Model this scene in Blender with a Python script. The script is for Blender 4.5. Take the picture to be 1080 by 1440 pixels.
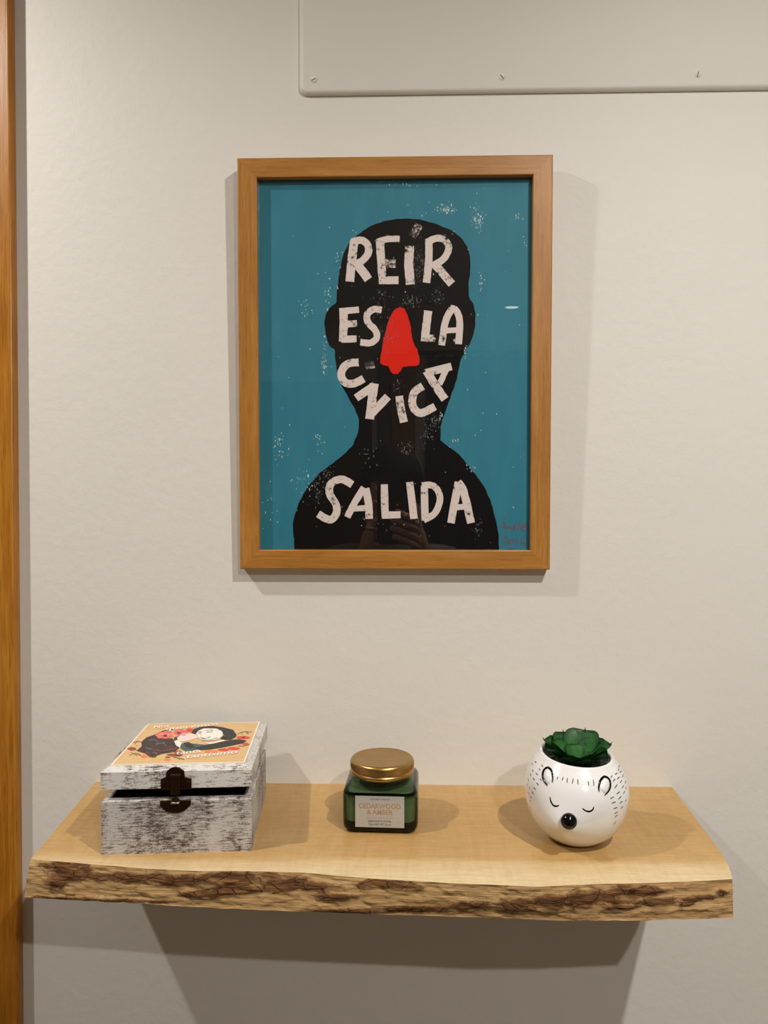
import bpy, math, random
from mathutils import Vector, Matrix, noise
from mathutils.bvhtree import BVHTree
for o in list(bpy.data.objects): bpy.data.objects.remove(o)
S = bpy.context.scene
COL = S.collection
random.seed(7)

# ------------------------------------------------------------------ camera
F = 1080.0                                  # focal length in pixels of a 1080 x 1440 frame
CAM = Vector((0, -.84, 1.55))
YAW, PIT = math.atan(27/1080), math.atan(20/1080)
FW = Vector((-math.sin(YAW)*math.cos(PIT), math.cos(YAW)*math.cos(PIT), -math.sin(PIT)))
RT = Vector((math.cos(YAW), math.sin(YAW), 0)); UP = RT.cross(FW)
cd = bpy.data.cameras.new('camera'); cam = bpy.data.objects.new('camera', cd); COL.objects.link(cam)
cd.sensor_fit = 'VERTICAL'; cd.sensor_height = 36; cd.lens = 36*F/1440; cd.clip_start = .01
cam.matrix_world = Matrix(((RT.x, UP.x, -FW.x, CAM.x), (RT.y, UP.y, -FW.y, CAM.y), (RT.z, UP.z, -FW.z, CAM.z), (0, 0, 0, 1)))
S.camera = cam

# ------------------------------------------------------------------ world, exposure, downlights
w = bpy.data.worlds.new('world'); S.world = w; w.use_nodes = True
w.node_tree.nodes['Background'].inputs[0].default_value = (.9, .95, 1, 1)
w.node_tree.nodes['Background'].inputs[1].default_value = .02
S.view_settings.view_transform = 'Standard'; S.view_settings.look = 'None'
S.view_settings.gamma = 1; S.view_settings.exposure = 1.80; S.view_settings.use_curve_mapping = False
CEIL = 2.37
LIGHT_COL = (1, .945, .88)
DOWNLIGHTS = [  # x, y, watts, lamp diameter, label
    (-.82, -.45, 29.0, .040, 'round recessed ceiling downlight in front of the door beside the picture wall'),
    (.49, -.85, 40.0, .034, 'round recessed ceiling downlight nearest the picture, right of it'),
    (.49, -1.65, 37.0, .040, 'round recessed ceiling downlight in the middle of the hallway row'),
    (.53, -3.0, 0, .040, 'dim round recessed ceiling downlight at the far end of the hallway row'),
]
for i, (x, y, p, r, l) in enumerate(DOWNLIGHTS):
    if not p: continue
    ld = bpy.data.lights.new('downlight_lamp', 'AREA'); ld.shape = 'DISK'; ld.size = r; ld.energy = p*.1; ld.color = LIGHT_COL; ld.spread = math.radians(172)
    lo = bpy.data.objects.new('downlight_lamp', ld); COL.objects.link(lo); lo.location = (x, y, CEIL-.014)

# ------------------------------------------------------------------ helpers
def lin(c):
    c = c/255
    return c/12.92 if c <= .04045 else ((c+.055)/1.055)**2.4
def rgb(r, g, b): return (lin(r), lin(g), lin(b), 1)

class MB:
    def __init__(s): s.v = []; s.f = []; s.m = []
    def add(s, vs, fs, mi=0):
        n = len(s.v); s.v += [tuple(v) for v in vs]
        for f in fs: s.f.append(tuple(i+n for i in f)); s.m.append(mi)
    def box(s, a, b, mi=0):
        (x0, y0, z0), (x1, y1, z1) = a, b
        s.add([(x0,y0,z0),(x1,y0,z0),(x1,y1,z0),(x0,y1,z0),(x0,y0,z1),(x1,y0,z1),(x1,y1,z1),(x0,y1,z1)],
              [(0,3,2,1),(4,5,6,7),(0,1,5,4),(1,2,6,5),(2,3,7,6),(3,0,4,7)], mi)
    def grid(s, P, mi=0, close_u=False, close_v=False):
        """P[i][j] rows of points"""
        n, m = len(P), len(P[0]); b = len(s.v)
        for r in P: s.v += [tuple(p) for p in r]
        for i in range(n if close_u else n-1):
            for j in range(m if close_v else m-1):
                i2, j2 = (i+1) % n, (j+1) % m
                s.f.append((b+i*m+j, b+i2*m+j, b+i2*m+j2, b+i*m+j2)); s.m.append(mi)
    def lathe(s, prof, n=48, mi=0, c=(0, 0, 0)):
        P = [[(c[0]+r*math.cos(2*math.pi*j/n), c[1]+r*math.sin(2*math.pi*j/n), c[2]+z) for j in range(n)] for r, z in prof]
        b = len(s.v); m = n
        for r in P: s.v += r
        for i in range(len(prof)-1):
            for j in range(n):
                j2 = (j+1) % n
                s.f.append((b+i*m+j, b+i*m+j2, b+(i+1)*m+j2, b+(i+1)*m+j)); s.m.append(mi)
        s.f.append(tuple(b+j for j in reversed(range(n)))); s.m.append(mi)
        s.f.append(tuple(b+(len(prof)-1)*m+j for j in range(n))); s.m.append(mi)
    def tube(s, pts, r, n=8, mi=0, cap=True):
        pts = [Vector(p) for p in pts]; rr = r if isinstance(r, (list, tuple)) else [r]*len(pts)
        P = []; prev = None
        for i, p in enumerate(pts):
            t = (pts[min(i+1, len(pts)-1)]-pts[max(i-1, 0)]).normalized()
            a = prev if prev is not None else (Vector((0, 0, 1)) if abs(t.z) < .9 else Vector((1, 0, 0)))
            u = (a - t*a.dot(t)).normalized(); v = t.cross(u); prev = u
            P.append([p+u*rr[i]*math.cos(2*math.pi*k/n)+v*rr[i]*math.sin(2*math.pi*k/n) for k in range(n)])
        b = len(s.v); s.grid(P, mi, close_v=True)
        if cap:
            s.f.append(tuple(b+k for k in range(n))); s.m.append(mi)
            s.f.append(tuple(b+(len(P)-1)*n+k for k in reversed(range(n)))); s.m.append(mi)
    def build(s, name, mats, parent=None, smooth=False, recalc=True, auto=None):
        me = bpy.data.meshes.new(name); me.from_pydata(s.v, [], s.f)
        if not isinstance(mats, (list, tuple)): mats = [mats]
        for m in mats: me.materials.append(m)
        for p, mi in zip(me.polygons, s.m): p.material_index = mi
        if recalc:
            import bmesh
            bm = bmesh.new(); bm.from_mesh(me); bmesh.ops.recalc_face_normals(bm, faces=bm.faces); bm.to_mesh(me); bm.free()
        if smooth:
            for p in me.polygons: p.use_smooth = True
            if auto: me.set_sharp_from_angle(angle=math.radians(auto))
        o = bpy.data.objects.new(name, me); COL.objects.link(o)
        if parent: o.parent = parent
        return o
def bevel(o, wd, seg=2, ang=40):
    m = o.modifiers.new('bevel', 'BEVEL'); m.width = wd; m.segments = seg; m.limit_method = 'ANGLE'; m.angle_limit = math.radians(ang)
    for p in o.data.polygons: p.use_smooth = True
    o.data.set_sharp_from_angle(angle=math.radians(50))
    return o
def empty(name, loc, rot=(0, 0, 0)):
    o = bpy.data.objects.new(name, None); COL.objects.link(o); o.location = loc; o.rotation_euler = rot
    o.empty_display_size = .05; return o
def tag(o, label=None, cat=None, group=None, kind=None):
    if label: o['label'] = label
    if cat: o['category'] = cat
    if group: o['group'] = group
    if kind: o['kind'] = kind
    return o

# --- node materials
class NT:
    def __init__(s, name):
        s.mat = bpy.data.materials.new(name); s.mat.use_nodes = True; s.t = s.mat.node_tree
        s.p = s.t.nodes['Principled BSDF']; s.out = s.t.nodes['Material Output']
    def n(s, typ, **kw):
        nd = s.t.nodes.new(typ)
        for k, v in kw.items():
            if k.startswith('i_'):
                nd.inputs[k[2:].replace('_', ' ')].default_value = v
            else: setattr(nd, k, v)
        return nd
    def l(s, a, b): s.t.links.new(a, b)
    def coord(s, scale=(1, 1, 1), rot=(0, 0, 0), out='Object'):
        tc = s.n('ShaderNodeTexCoord'); mp = s.n('ShaderNodeMapping')
        mp.inputs['Scale'].default_value = scale; mp.inputs['Rotation'].default_value = rot
        s.l(tc.outputs[out], mp.inputs['Vector']); return mp.outputs['Vector']
    def noise(s, vec, scale, detail=4, rough=.55, dist=0):
        nd = s.n('ShaderNodeTexNoise'); s.l(vec, nd.inputs['Vector'])
        nd.inputs['Scale'].default_value = scale; nd.inputs['Detail'].default_value = detail
        nd.inputs['Roughness'].default_value = rough; nd.inputs['Distortion'].default_value = dist
        return nd.outputs['Fac']
    def ramp(s, fac, stops, interp='LINEAR'):
        r = s.n('ShaderNodeValToRGB'); r.color_ramp.interpolation = interp
        e = r.color_ramp.elements
        while len(e) < len(stops): e.new(.5)
        for el, (p, c) in zip(e, stops): el.position = p; el.color = c if len(c) == 4 else (*c, 1)
        s.l(fac, r.inputs['Fac']); return r.outputs['Color']
    def mix(s, fac, a, b, mode='MIX'):
        m = s.n('ShaderNodeMix', data_type='RGBA', blend_type=mode)
        for sock, v in ((m.inputs['Factor'], fac), (m.inputs['A'], a), (m.inputs['B'], b)):
            pass
        ins = [i for i in m.inputs if i.enabled]
        for sock, v in zip((m.inputs[0], m.inputs[6], m.inputs[7]), (fac, a, b)):
            if hasattr(v, 'default_value') or hasattr(v, 'is_linked'): s.l(v, sock)
            else: sock.default_value = v
        return m.outputs[2]
    def math(s, op, a, b=0., clamp=False):
        m = s.n('ShaderNodeMath', operation=op, use_clamp=clamp)
        for sock, v in zip(m.inputs, (a, b)):
            if hasattr(v, 'is_linked'): s.l(v, sock)
            else: sock.default_value = v
        return m.outputs[0]
    def bump(s, h, strength=.3, dist=.001):
        b = s.n('ShaderNodeBump'); b.inputs['Strength'].default_value = strength; b.inputs['Distance'].default_value = dist
        s.l(h, b.inputs['Height']); s.l(b.outputs['Normal'], s.p.inputs['Normal'])
    def base(s, c):
        if hasattr(c, 'is_linked'): s.l(c, s.p.inputs['Base Color'])
        else: s.p.inputs['Base Color'].default_value = c
    def set(s, rough=None, metal=None, spec=None, coat=None):
        if rough is not None: s.p.inputs['Roughness'].default_value = rough
        if metal is not None: s.p.inputs['Metallic'].default_value = metal
        if spec is not None: s.p.inputs['Specular IOR Level'].default_value = spec
        if coat is not None: s.p.inputs['Coat Weight'].default_value = coat; s.p.inputs['Coat Roughness'].default_value = .05
        return s
BW = [(0, 0, 0), (1, 1, 1)]

def plain(name, c, rough=.5, metal=0, spec=.5, var=.06, coat=None, scale=60):
    m = NT(name); f = m.noise(m.coord(), scale, 3)
    d = tuple(x*(1-var) for x in c[:3])+(1,); u = tuple(min(1, x*(1+var)) for x in c[:3])+(1,)
    m.base(m.ramp(f, [(.3, d), (.7, u)])); m.set(rough, metal, spec, coat); return m.mat

def mat_wall(name, c, bump=.5):
    m = NT(name); v = m.coord()
    m.base(m.ramp(m.noise(v, 3, 4), [(.3, tuple(x*.97 for x in c)), (.7, c)]))
    h = m.math('ADD', m.math('MULTIPLY', m.noise(v, 420, 4, .6), .35), m.noise(v, 95, 3, .5))
    h = m.math('ADD', h, m.math('MULTIPLY', m.noise(v, 22, 3, .5), 1.2))
    m.bump(h, bump, .0007); m.set(.55, 0, .35); return m.mat

def mat_wood(name, dark, mid, light, scale=1., rough=.4, streak=1.0, spec=.45, coat=None):
    """grain along the object's local X"""
    m = NT(name)
    v = m.coord((scale*1.5, scale*34, scale*34))
    big = m.noise(m.coord((scale*2, scale*9, scale*9)), 3, 3, .5, .6)
    fine = m.noise(v, 9, 6, .65, .3)
    pore = m.noise(m.coord((scale*16, scale*420, scale*420)), 2.2, 2, .5)
    c = m.ramp(m.math('ADD', m.math('MULTIPLY', big, .45), m.math('MULTIPLY', fine, .55*streak)), [(.28, dark), (.5, mid), (.72, light)])
    c2 = m.mix(m.ramp(pore, [(.6, (0, 0, 0)), (.72, (.55, .55, .55))]), c, tuple(x*.55 for x in dark[:3])+(1,))
    m.base(c2); m.bump(m.math('SUBTRACT', fine, pore), .12, .0006); m.set(rough, 0, spec, coat); return m.mat

def schlick(m, f0=.03):
    """mirror share of a clear pane, the same from both sides"""
    lw = m.n('ShaderNodeLayerWeight'); lw.inputs['Blend'].default_value = .5
    return m.math('ADD', m.math('MULTIPLY', m.math('POWER', lw.outputs['Facing'], 5.0), 1-f0), f0, True)
M = {}
M['wall'] = mat_wall('wall_paint', (.75, .735, .682))
M['ceiling'] = mat_wall('ceiling_paint', (.76, .75, .73), .1)
M['panel'] = mat_wall('panel_paint', (.75, .735, .682), .25)
M['frame'] = mat_wood('frame_wood', rgb(140, 90, 30), rgb(170, 116, 48), rgb(190, 136, 66), 1.6, .42)
M['door_wood'] = mat_wood('door_wood', rgb(126, 74, 12), rgb(164, 104, 24), rgb(194, 134, 48), 1.0, .35, 1.1)
M['floor'] = mat_wood('floor_wood', rgb(92, 68, 46), rgb(122, 92, 64), rgb(140, 108, 76), .5, .45)
M['navy'] = plain('navy_fabric', rgb(28, 40, 74), .9, var=.15)
M['grey_paint'] = plain('grey_paint', rgb(110, 108, 104), .7)
M['dark_wood'] = mat_wood('dark_door_wood', rgb(34, 20, 12), rgb(48, 29, 18), rgb(60, 38, 24), .6, .5)
M['white_metal'] = plain('white_metal', rgb(225, 224, 220), .4, var=.02)
lm = NT('lamp_lens'); lm.p.inputs['Emission Color'].default_value = (*LIGHT_COL, 1); lm.p.inputs['Emission Strength'].default_value = 2.2; lm.base((.9, .9, .85, 1))
M['lens'] = lm.mat
M['black_metal'] = plain('black_metal', rgb(20, 18, 17), .4, .6)
M['steel'] = plain('steel', rgb(170, 165, 158), .35, .9)

# ------------------------------------------------------------------ the setting
XL, XR, YB = -2.3, 2.2, -3.4
def structure(name, a, b, mat):
    mb = MB(); mb.box(a, b); o = mb.build(name, mat); o['kind'] = 'structure'; return o
# picture wall with a door opening at its left
DX0, DX1, DZ = -1.36, -.49, 2.12
mb = MB()
mb.box((DX1, 0, 0), (XR, .12, CEIL)); mb.box((XL, 0, 0), (DX0, .12, CEIL)); mb.box((DX0, 0, DZ), (DX1, .12, CEIL))
mb.build('wall_front', M['wall'])['kind'] = 'structure'
structure('wall_left', (XL-.12, YB, 0), (XL, .12, CEIL), M['wall'])
structure('wall_right', (XR, YB, 0), (XR+.12, .12, CEIL), M['wall'])
structure('wall_back', (XL-.12, YB-.12, 0), (XR+.12, YB, CEIL), M['wall'])
structure('floor', (XL-.12, YB-.12, -.1), (XR+.12, .12, 0), M['floor'])
structure('ceiling', (XL-.12, YB-.12, CEIL), (XR+.12, .12, CEIL+.1), M['ceiling'])

def plank(name, length, wd, th, mat, parent, mtx, bv=.0015):
    """a board along local X, centred, thickness towards local +Z"""
    mb = MB(); mb.box((-length/2, -wd/2, 0), (length/2, wd/2, th))
    o = mb.build(name, mat, parent); o.matrix_local = mtx; bevel(o, bv, 2); return o
# upright: local X -> world Z, local Z -> world -Y, local Y -> world X
UPM = Matrix(((0, 1, 0, 0), (0, 0, -1, 0), (1, 0, 0, 0), (0, 0, 0, 1)))
UPM = Matrix(((0, -1, 0, 0), (0, 0, -1, 0), (1, 0, 0, 0), (0, 0, 0, 1)))
FLM = Matrix(((1, 0, 0, 0), (0, 0, -1, 0), (0, 1, 0, 0), (0, 0, 0, 1)))
CASE_R = -.4241
tr = empty('trim_1', ((DX0+DX1)/2, 0, 0)); tr['kind'] = 'structure'
def rel(o, m): return Matrix.Translation(-Vector(o.location)) @ m
cw = CASE_R-DX1+.012
plank('casing_board', DZ+.08, cw, .0138, M['door_wood'], tr, rel(tr, Matrix.Translation((CASE_R-cw/2, 0, (DZ+.08)/2)) @ UPM), .0025)
plank('casing_board', DZ+.08, cw, .0138, M['door_wood'], tr, rel(tr, Matrix.Translation((DX0+.012-cw/2-.0+.0, 0, (DZ+.08)/2)) @ UPM), .0025)
plank('casing_board', DX1-DX0-.024, .08, .0138, M['door_wood'], tr, rel(tr, Matrix.Translation(((DX0+DX1)/2, 0, DZ+.04)) @ FLM), .0025)
dr = empty('door_1', ((DX0+DX1)/2, 0, 0)); dr['kind'] = 'structure'
plank('door_leaf', DZ-.01, DX1-DX0-.008, .035, M['door_wood'], dr, rel(dr, Matrix.Translation(((DX0+DX1)/2, .06, DZ/2)) @ UPM), .002)
mb = MB(); mb.lathe([(.0, 0), (.025, 0), (.025, .006), (.009, .008), (.009, .04), (.0, .04)], 24)
h = mb.build('door_handle', M['steel'], dr, True, auto=40); h.matrix_local = rel(dr, Matrix.Translation((DX1-.07, .025, 1.02)) @ FLM)
mb = MB(); mb.tube([(0, 0, .036), (-.06, 0, .038), (-.12, 0, .036)], .008, 10)
h2 = mb.build('lever', M['steel'], h, True, auto=40)

# painted access panel screwed to the wall, top right
PX0, PZ0, PX1, PZ1, PT = -.1125, 1.9855, 1.1, 2.33, .0058
ap = empty('access_panel', (PX0, 0, PZ0))
def rounded_rect(x0, z0, x1, z1, r, n=8):
    pts = []
    for cx, cz, a0 in ((x1-r, z1-r, 0), (x0+r, z1-r, 90), (x0+r, z0+r, 180), (x1-r, z0+r, 270)):
        for k in range(n+1):
            a = math.radians(a0+90*k/n); pts.append((cx+r*math.cos(a), cz+r*math.sin(a)))
    return pts
mb = MB()
loops = []
for inset, y in ((0, 0), (0, -PT*.40), (.0009, -PT*.62), (.0024, -PT*.88), (.0042, -PT)):
    loops.append([(x, y, z) for x, z in rounded_rect(inset, inset, PX1-PX0-inset, PZ1-PZ0-inset, .009-inset)])
mb.grid(loops, 0, close_v=True); n0 = len(loops[0]); mb.f.append(tuple(range(n0*4, n0*5))); mb.m.append(0)
mb.build('cover_board', M['panel'], ap, True, auto=35)
for sx, a in ((-.0967, 25), (.1056, -50), (.3131, 75), (.52, 10), (.73, 40), (.94, -20)):
    mb = MB(); mb.lathe([(.0, 0), (.0033, 0), (.0033, .0003), (.0026, .0009), (.0, .0011)], 20)
    o = mb.build('screw', M['panel'], ap, True, auto=40)
    o.matrix_local = rel(ap, Matrix.Translation((sx, -PT+.0001, 2.0005)) @ FLM @ Matrix.Rotation(math.radians(a), 4, 'Z'))
    mb = MB(); mb.box((-.0026, -.00045, .0006), (.0026, .00045, .00125))
    mb.build('screw_slot', plain('slot_shadow', rgb(120, 108, 92), .8) if 'slot' not in M else M['slot'], o)
tag(ap, 'cream painted access cover with rounded corner and screws above the framed poster', 'panel')

# back of the hallway (seen only in the picture glass)
door2 = empty('door_2', (-.62, YB, 0)); door2['kind'] = 'structure'
plank('door_leaf', 2.05, .90, .04, M['dark_wood'], door2, rel(door2, Matrix.Translation((-.62, YB, 1.025)) @ Matrix(((0, 1, 0, 0), (0, 0, 1, 0), (1, 0, 0, 0), (0, 0, 0, 1)))))
mb = MB(); mb.tube([(.36, .04, 1.0), (.36, .09, 1.0), (.27, .09, 1.0)], .009, 10); mb.build('door_handle', M['steel'], door2, True, auto=40)
tr2 = empty('trim_2', (0, YB, 0)); tr2['kind'] = 'structure'
plank('casing_board', 2.2, .13, .03, M['door_wood'], tr2, rel(tr2, Matrix.Translation((.0, YB, 1.1)) @ Matrix(((0, 1, 0, 0), (0, 0, 1, 0), (1, 0, 0, 0), (0, 0, 0, 1)))))
tr3 = empty('trim_3', (-.1, YB, 0)); tr3['kind'] = 'structure'
plank('casing_board', 2.2, .07, .02, M['grey_paint'], tr3, rel(tr3, Matrix.Translation((-.103, YB, 1.1)) @ Matrix(((0, 1, 0, 0), (0, 0, 1, 0), (1, 0, 0, 0), (0, 0, 0, 1)))))
cur = empty('curtain', (.45, YB+.05, 0))
mb = MB(); P = []
for i in range(97):
    x = -.36+.72*i/96; y = .03*math.sin(i*.62)+.006*math.sin(i*1.7)
    P.append([(x*(1-.02*k), y*(.75+.08*k), .03+2.15*k/6) for k in range(7)])
mb.grid(P); o = mb.build('curtain_cloth', M['navy'], cur, True, recalc=False); sm = o.modifiers.new('s', 'SOLIDIFY'); sm.thickness = .003
mb = MB(); mb.tube([(-.42, 0, 2.2), (.42, 0, 2.2)], .012, 12); mb.build('curtain_rod', M['black_metal'], cur, True, auto=40)
tag(cur, 'dark navy curtain on a black rod across the hall, mirrored in the glass', 'curtain')
# recessed downlights
for i, (x, y, p, r, l) in enumerate(DOWNLIGHTS):
    d = empty('ceiling_downlight', (x, y, CEIL))
    mb = MB()
    prof = [(.034, -.001), (.045, -.001), (.046, -.004), (.043, -.0065), (.036, -.0065), (.034, -.004), (.034, -.001)]
    P = [[(a*math.cos(2*math.pi*j/40), a*math.sin(2*math.pi*j/40), z) for j in range(40)] for a, z in prof]
    mb.grid(P, 0, close_v=True); mb.build('trim_ring', M['white_metal'], d, True)
    mb = MB(); mb.lathe([(.0, -.001), (.034, -.001), (.034, -.003), (.0, -.0045)], 40); mb.build('lens', M['lens'], d, True, auto=40)
    tag(d, l, 'downlight', 'recessed ceiling downlights')

# ------------------------------------------------------------------ drawing helpers
def ray(px, py): return FW+RT*((px-540)/F)-UP*((py-720)/F)
def on_plane(px, py, q, nrm):
    d = ray(px, py); t = (q-CAM).dot(nrm)/d.dot(nrm); return CAM+d*t
def smooth_path(pts, k=6):
    if len(pts) < 3:
        return [tuple(pts[0][a]+(pts[1][a]-pts[0][a])*i/3 for a in range(2)) for i in range(4)]
    out = []; n = len(pts)
    for i in range(n-1):
        p0, p1, p2, p3 = pts[max(i-1, 0)], pts[i], pts[i+1], pts[min(i+2, n-1)]
        for j in range(k):
            t = j/k
            out.append(tuple(.5*((2*p1[a])+(-p0[a]+p2[a])*t+(2*p0[a]-5*p1[a]+4*p2[a]-p3[a])*t*t+(-p0[a]+3*p1[a]-3*p2[a]+p3[a])*t**3) for a in range(2)))
    out.append(tuple(pts[-1])); return out
def ribbon(pts, wd, ragged=.06, straight=False):
    """brush stroke outline in drawing units: two rails"""
    c = list(pts) if straight else smooth_path(pts); L = []; R_ = []
    for i, p in enumerate(c):
        a, b = c[max(i-1, 0)], c[min(i+1, len(c)-1)]
        dx, dy = b[0]-a[0], b[1]-a[1]; d = math.hypot(dx, dy) or 1
        wl = wd/2*(1+random.uniform(-ragged, ragged)); wr = wd/2*(1+random.uniform(-ragged, ragged))
        L.append((p[0]-dy/d*wl, p[1]+dx/d*wl)); R_.append((p[0]+dy/d*wr, p[1]-dx/d*wr))
    return L, R_
def flat_obj(name, shapes, fn, mat, parent, lift, step=.000012):
    """shapes: ('r', pts, width) strokes or ('p', pts) polygons, in drawing units; fn(x,y,lift) -> point in parent space"""
    mb = MB()
    for k, s in enumerate(shapes):
        z = lift+k*step
        if s[0] == 'r':
            L, R_ = ribbon(s[1], s[2], *(s[3:]))
            mb.grid([[fn(*l, z), fn(*r, z)] for l, r in zip(L, R_)])
        else:
            pts = s[1]; b = len(mb.v); mb.v += [tuple(fn(*p, z)) for p in pts]; mb.f.append(tuple(range(b, b+len(pts)))); mb.m.append(0)
    return mb.build(name, mat, parent, recalc=False)
def text_shapes(txt, size=1., bold=0.0, shear=0.):
    cu = bpy.data.curves.new('t', 'FONT'); cu.body = txt; cu.size = size; cu.offset = bold; cu.shear = shear; cu.align_x = 'CENTER'; cu.resolution_u = 3
    ob = bpy.data.objects.new('t', cu); COL.objects.link(ob)
    dg = bpy.context.evaluated_depsgraph_get(); me = bpy.data.meshes.new_from_object(ob.evaluated_get(dg))
    v = [tuple(x.co) for x in me.vertices]; f = [tuple(p.vertices) for p in me.polygons]
    bpy.data.objects.remove(ob); bpy.data.curves.remove(cu); bpy.data.meshes.remove(me); return v, f
def text_obj(name, txt, fn, mat, parent, size, bold=0., shear=0., fit=None):
    v, f = text_shapes(txt, size, bold, shear)
    if fit:
        xs = [a[0] for a in v]; k = fit/(max(xs)-min(xs)); v = [(a[0]*k, a[1], a[2]) for a in v]
    mb = MB(); mb.add([fn(a[0], a[1]) for a in v], f); return mb.build(name, mat, parent, recalc=False)

# ------------------------------------------------------------------ framed poster
FW_, FH, FT, FB = .3332, .4372, .0155, .0207
TILT = math.atan(.0085/FH)
fr = empty('framed_poster', (-.0096, 0, 1.4732), (TILT, 0, 0))
FR_M = Matrix.Translation(fr.location) @ Matrix.Rotation(TILT, 4, 'X')
FR_I = FR_M.inverted()
# local: x across, z up, front towards -y
def rail(length, mtx):
    """mitred rail along local X; outer edge at local y=0, inner at y=FB; front at z=FT"""
    mb = MB(); prof = [(0, 0), (0, FT-.0012), (.0004, FT-.0004), (.0012, FT), (FB-.0009, FT), (FB-.0002, FT-.0004), (FB, FT-.001), (FB, FT-.0075), (FB-.004, FT-.0075), (FB-.004, 0)]
    P = [[(sx*(length/2-y), y, z) for y, z in prof] for sx in (-1, 1)]
    mb.grid(P, 0, close_v=True); n = len(prof)
    mb.f += [tuple(range(n)), tuple(range(2*n-1, n-1, -1))]; mb.m += [0, 0]
    o = mb.build('frame_rail', M['frame'], fr); o.matrix_local = mtx; return o
base = FLM   # local X->x, Y->z, Z->-y
rail(FW_, base)
rail(FW_, Matrix.Translation((0, 0, FH)) @ Matrix.Rotation(math.pi, 4, 'Y') @ base)
rail(FH, Matrix.Translation((-FW_/2, 0, FH/2)) @ Matrix.Rotation(math.pi/2, 4, 'Y') @ base)
rail(FH, Matrix.Translation((FW_/2, 0, FH/2)) @ Matrix.Rotation(-math.pi/2, 4, 'Y') @ base)
mb = MB(); mb.box((-FW_/2+.006, -.004, .006), (FW_/2-.006, -.001, FH-.006)); mb.build('backing_board', plain('hardboard', rgb(120, 90, 60), .8), fr)
YP = -(FT-.0075)+.0016      # poster face
mt = NT('poster_teal'); v = mt.coord()
mt.base(mt.mix(mt.ramp(mt.noise(mt.coord((1, 1, .25)), 55, 6, .7), [(.45, (0, 0, 0)), (.75, (.55, .55, .55))]), rgb(49, 127, 149), rgb(63, 143, 162))); mt.set(.6, 0, .3)
mb = MB(); mb.box((-FW_/2+FB-.003, YP, FB-.003), (FW_/2-FB+.003, YP+.0006, FH-FB+.003)); poster = mb.build('poster', mt.mat, fr)
PN = FR_M.to_3x3() @ Vector((0, -1, 0)); PQ = FR_M @ Vector((0, YP, 0))
def art(px, py, lift): 
    p = FR_I @ on_plane(px, py, PQ, PN); return Vector((p.x, YP-lift, p.z))
def mat_paint(name, c, under, lo, hi, sc=260, st=(1, 1, 1), rough=.6):
    m = NT(name); f = m.noise(m.coord(st), sc, 5, .7); f2 = m.noise(m.coord(), 38, 3, .5)
    k = m.ramp(m.math('ADD', m.math('MULTIPLY', f, .6), m.math('MULTIPLY', f2, .4)), [(lo, (1, 1, 1)), (hi, (0, 0, 0))])
    m.base(m.mix(k, c, under)); m.set(rough, 0, .12); return m.mat
BLK, WHT = rgb(16, 13, 13), rgb(232, 216, 210)
M['ink'] = mat_paint('poster_black', BLK, rgb(70, 66, 66), .24, .30)
M['letter'] = mat_paint('poster_white_letter', WHT, BLK, .37, .45)
M['letter_worn'] = mat_paint('poster_worn_letter', WHT, rgb(60, 54, 54), .46, .56, 320)
M['nose'] = mat_paint('poster_red', rgb(232, 40, 24), rgb(60, 22, 20), .31, .37)
M['fleck'] = plain('poster_fleck', rgb(205, 222, 222), .6)
M['fleck_dim'] = plain('poster_fleck_dim', rgb(112, 106, 104), .6)
M['sign'] = plain('poster_signature', rgb(118, 84, 104), .6)
def z1(l): return [(440+x/4.32, 290+y/4.32) for x, y in l]
def z2(l): return [(440+x/4.32, 480+y/4.32) for x, y in l]
def z3(l): return [(400+x/3.375, 620+y/3.375) for x, y in l]
def z8(l): return [(690+x/15.43, 720+y/15.43) for x, y in l]
sil = (z1([(560,75),(650,80),(740,105),(840,145),(900,190),(935,240),(957,310),(955,400),(945,480),(950,555),(975,590),(988,650),(985,740),(970,800),(945,850)])
       + z2([(925,60),(900,110),(875,230),(840,330),(800,440),(775,520),(775,600)])
       + z3([(750,5),(830,65),(900,150),(950,220),(980,290),(1005,380),(1017,450),(1019,535),(50,535),(40,400),(45,370),(65,300),(110,215),(170,150),(270,75),(325,20)])
       + z2([(275,550),(280,480),(255,410),(215,340),(180,280),(150,200),(135,110),(132,50)])
       + z1([(105,855),(80,790),(68,710),(80,650),(110,610),(140,590),(150,480),(165,370),(190,280),(215,230),(270,175),(340,125),(430,90),(500,78)]))
def ragged_poly(pts, amp):
    out = []
    for i, p in enumerate(pts):
        q = pts[(i+1) % len(pts)]; n = max(1, int(math.dist(p, q)/4))
        for k in range(n):
            t = k/n; a = amp if 0 < t else amp*.4
            out.append((p[0]+(q[0]-p[0])*t+random.uniform(-a, a), p[1]+(q[1]-p[1])*t+random.uniform(-a, a)))
    return out
head = flat_obj('head_silhouette', [('p', ragged_poly(sil, .45))], art, M['ink'], poster, .00006)
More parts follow.
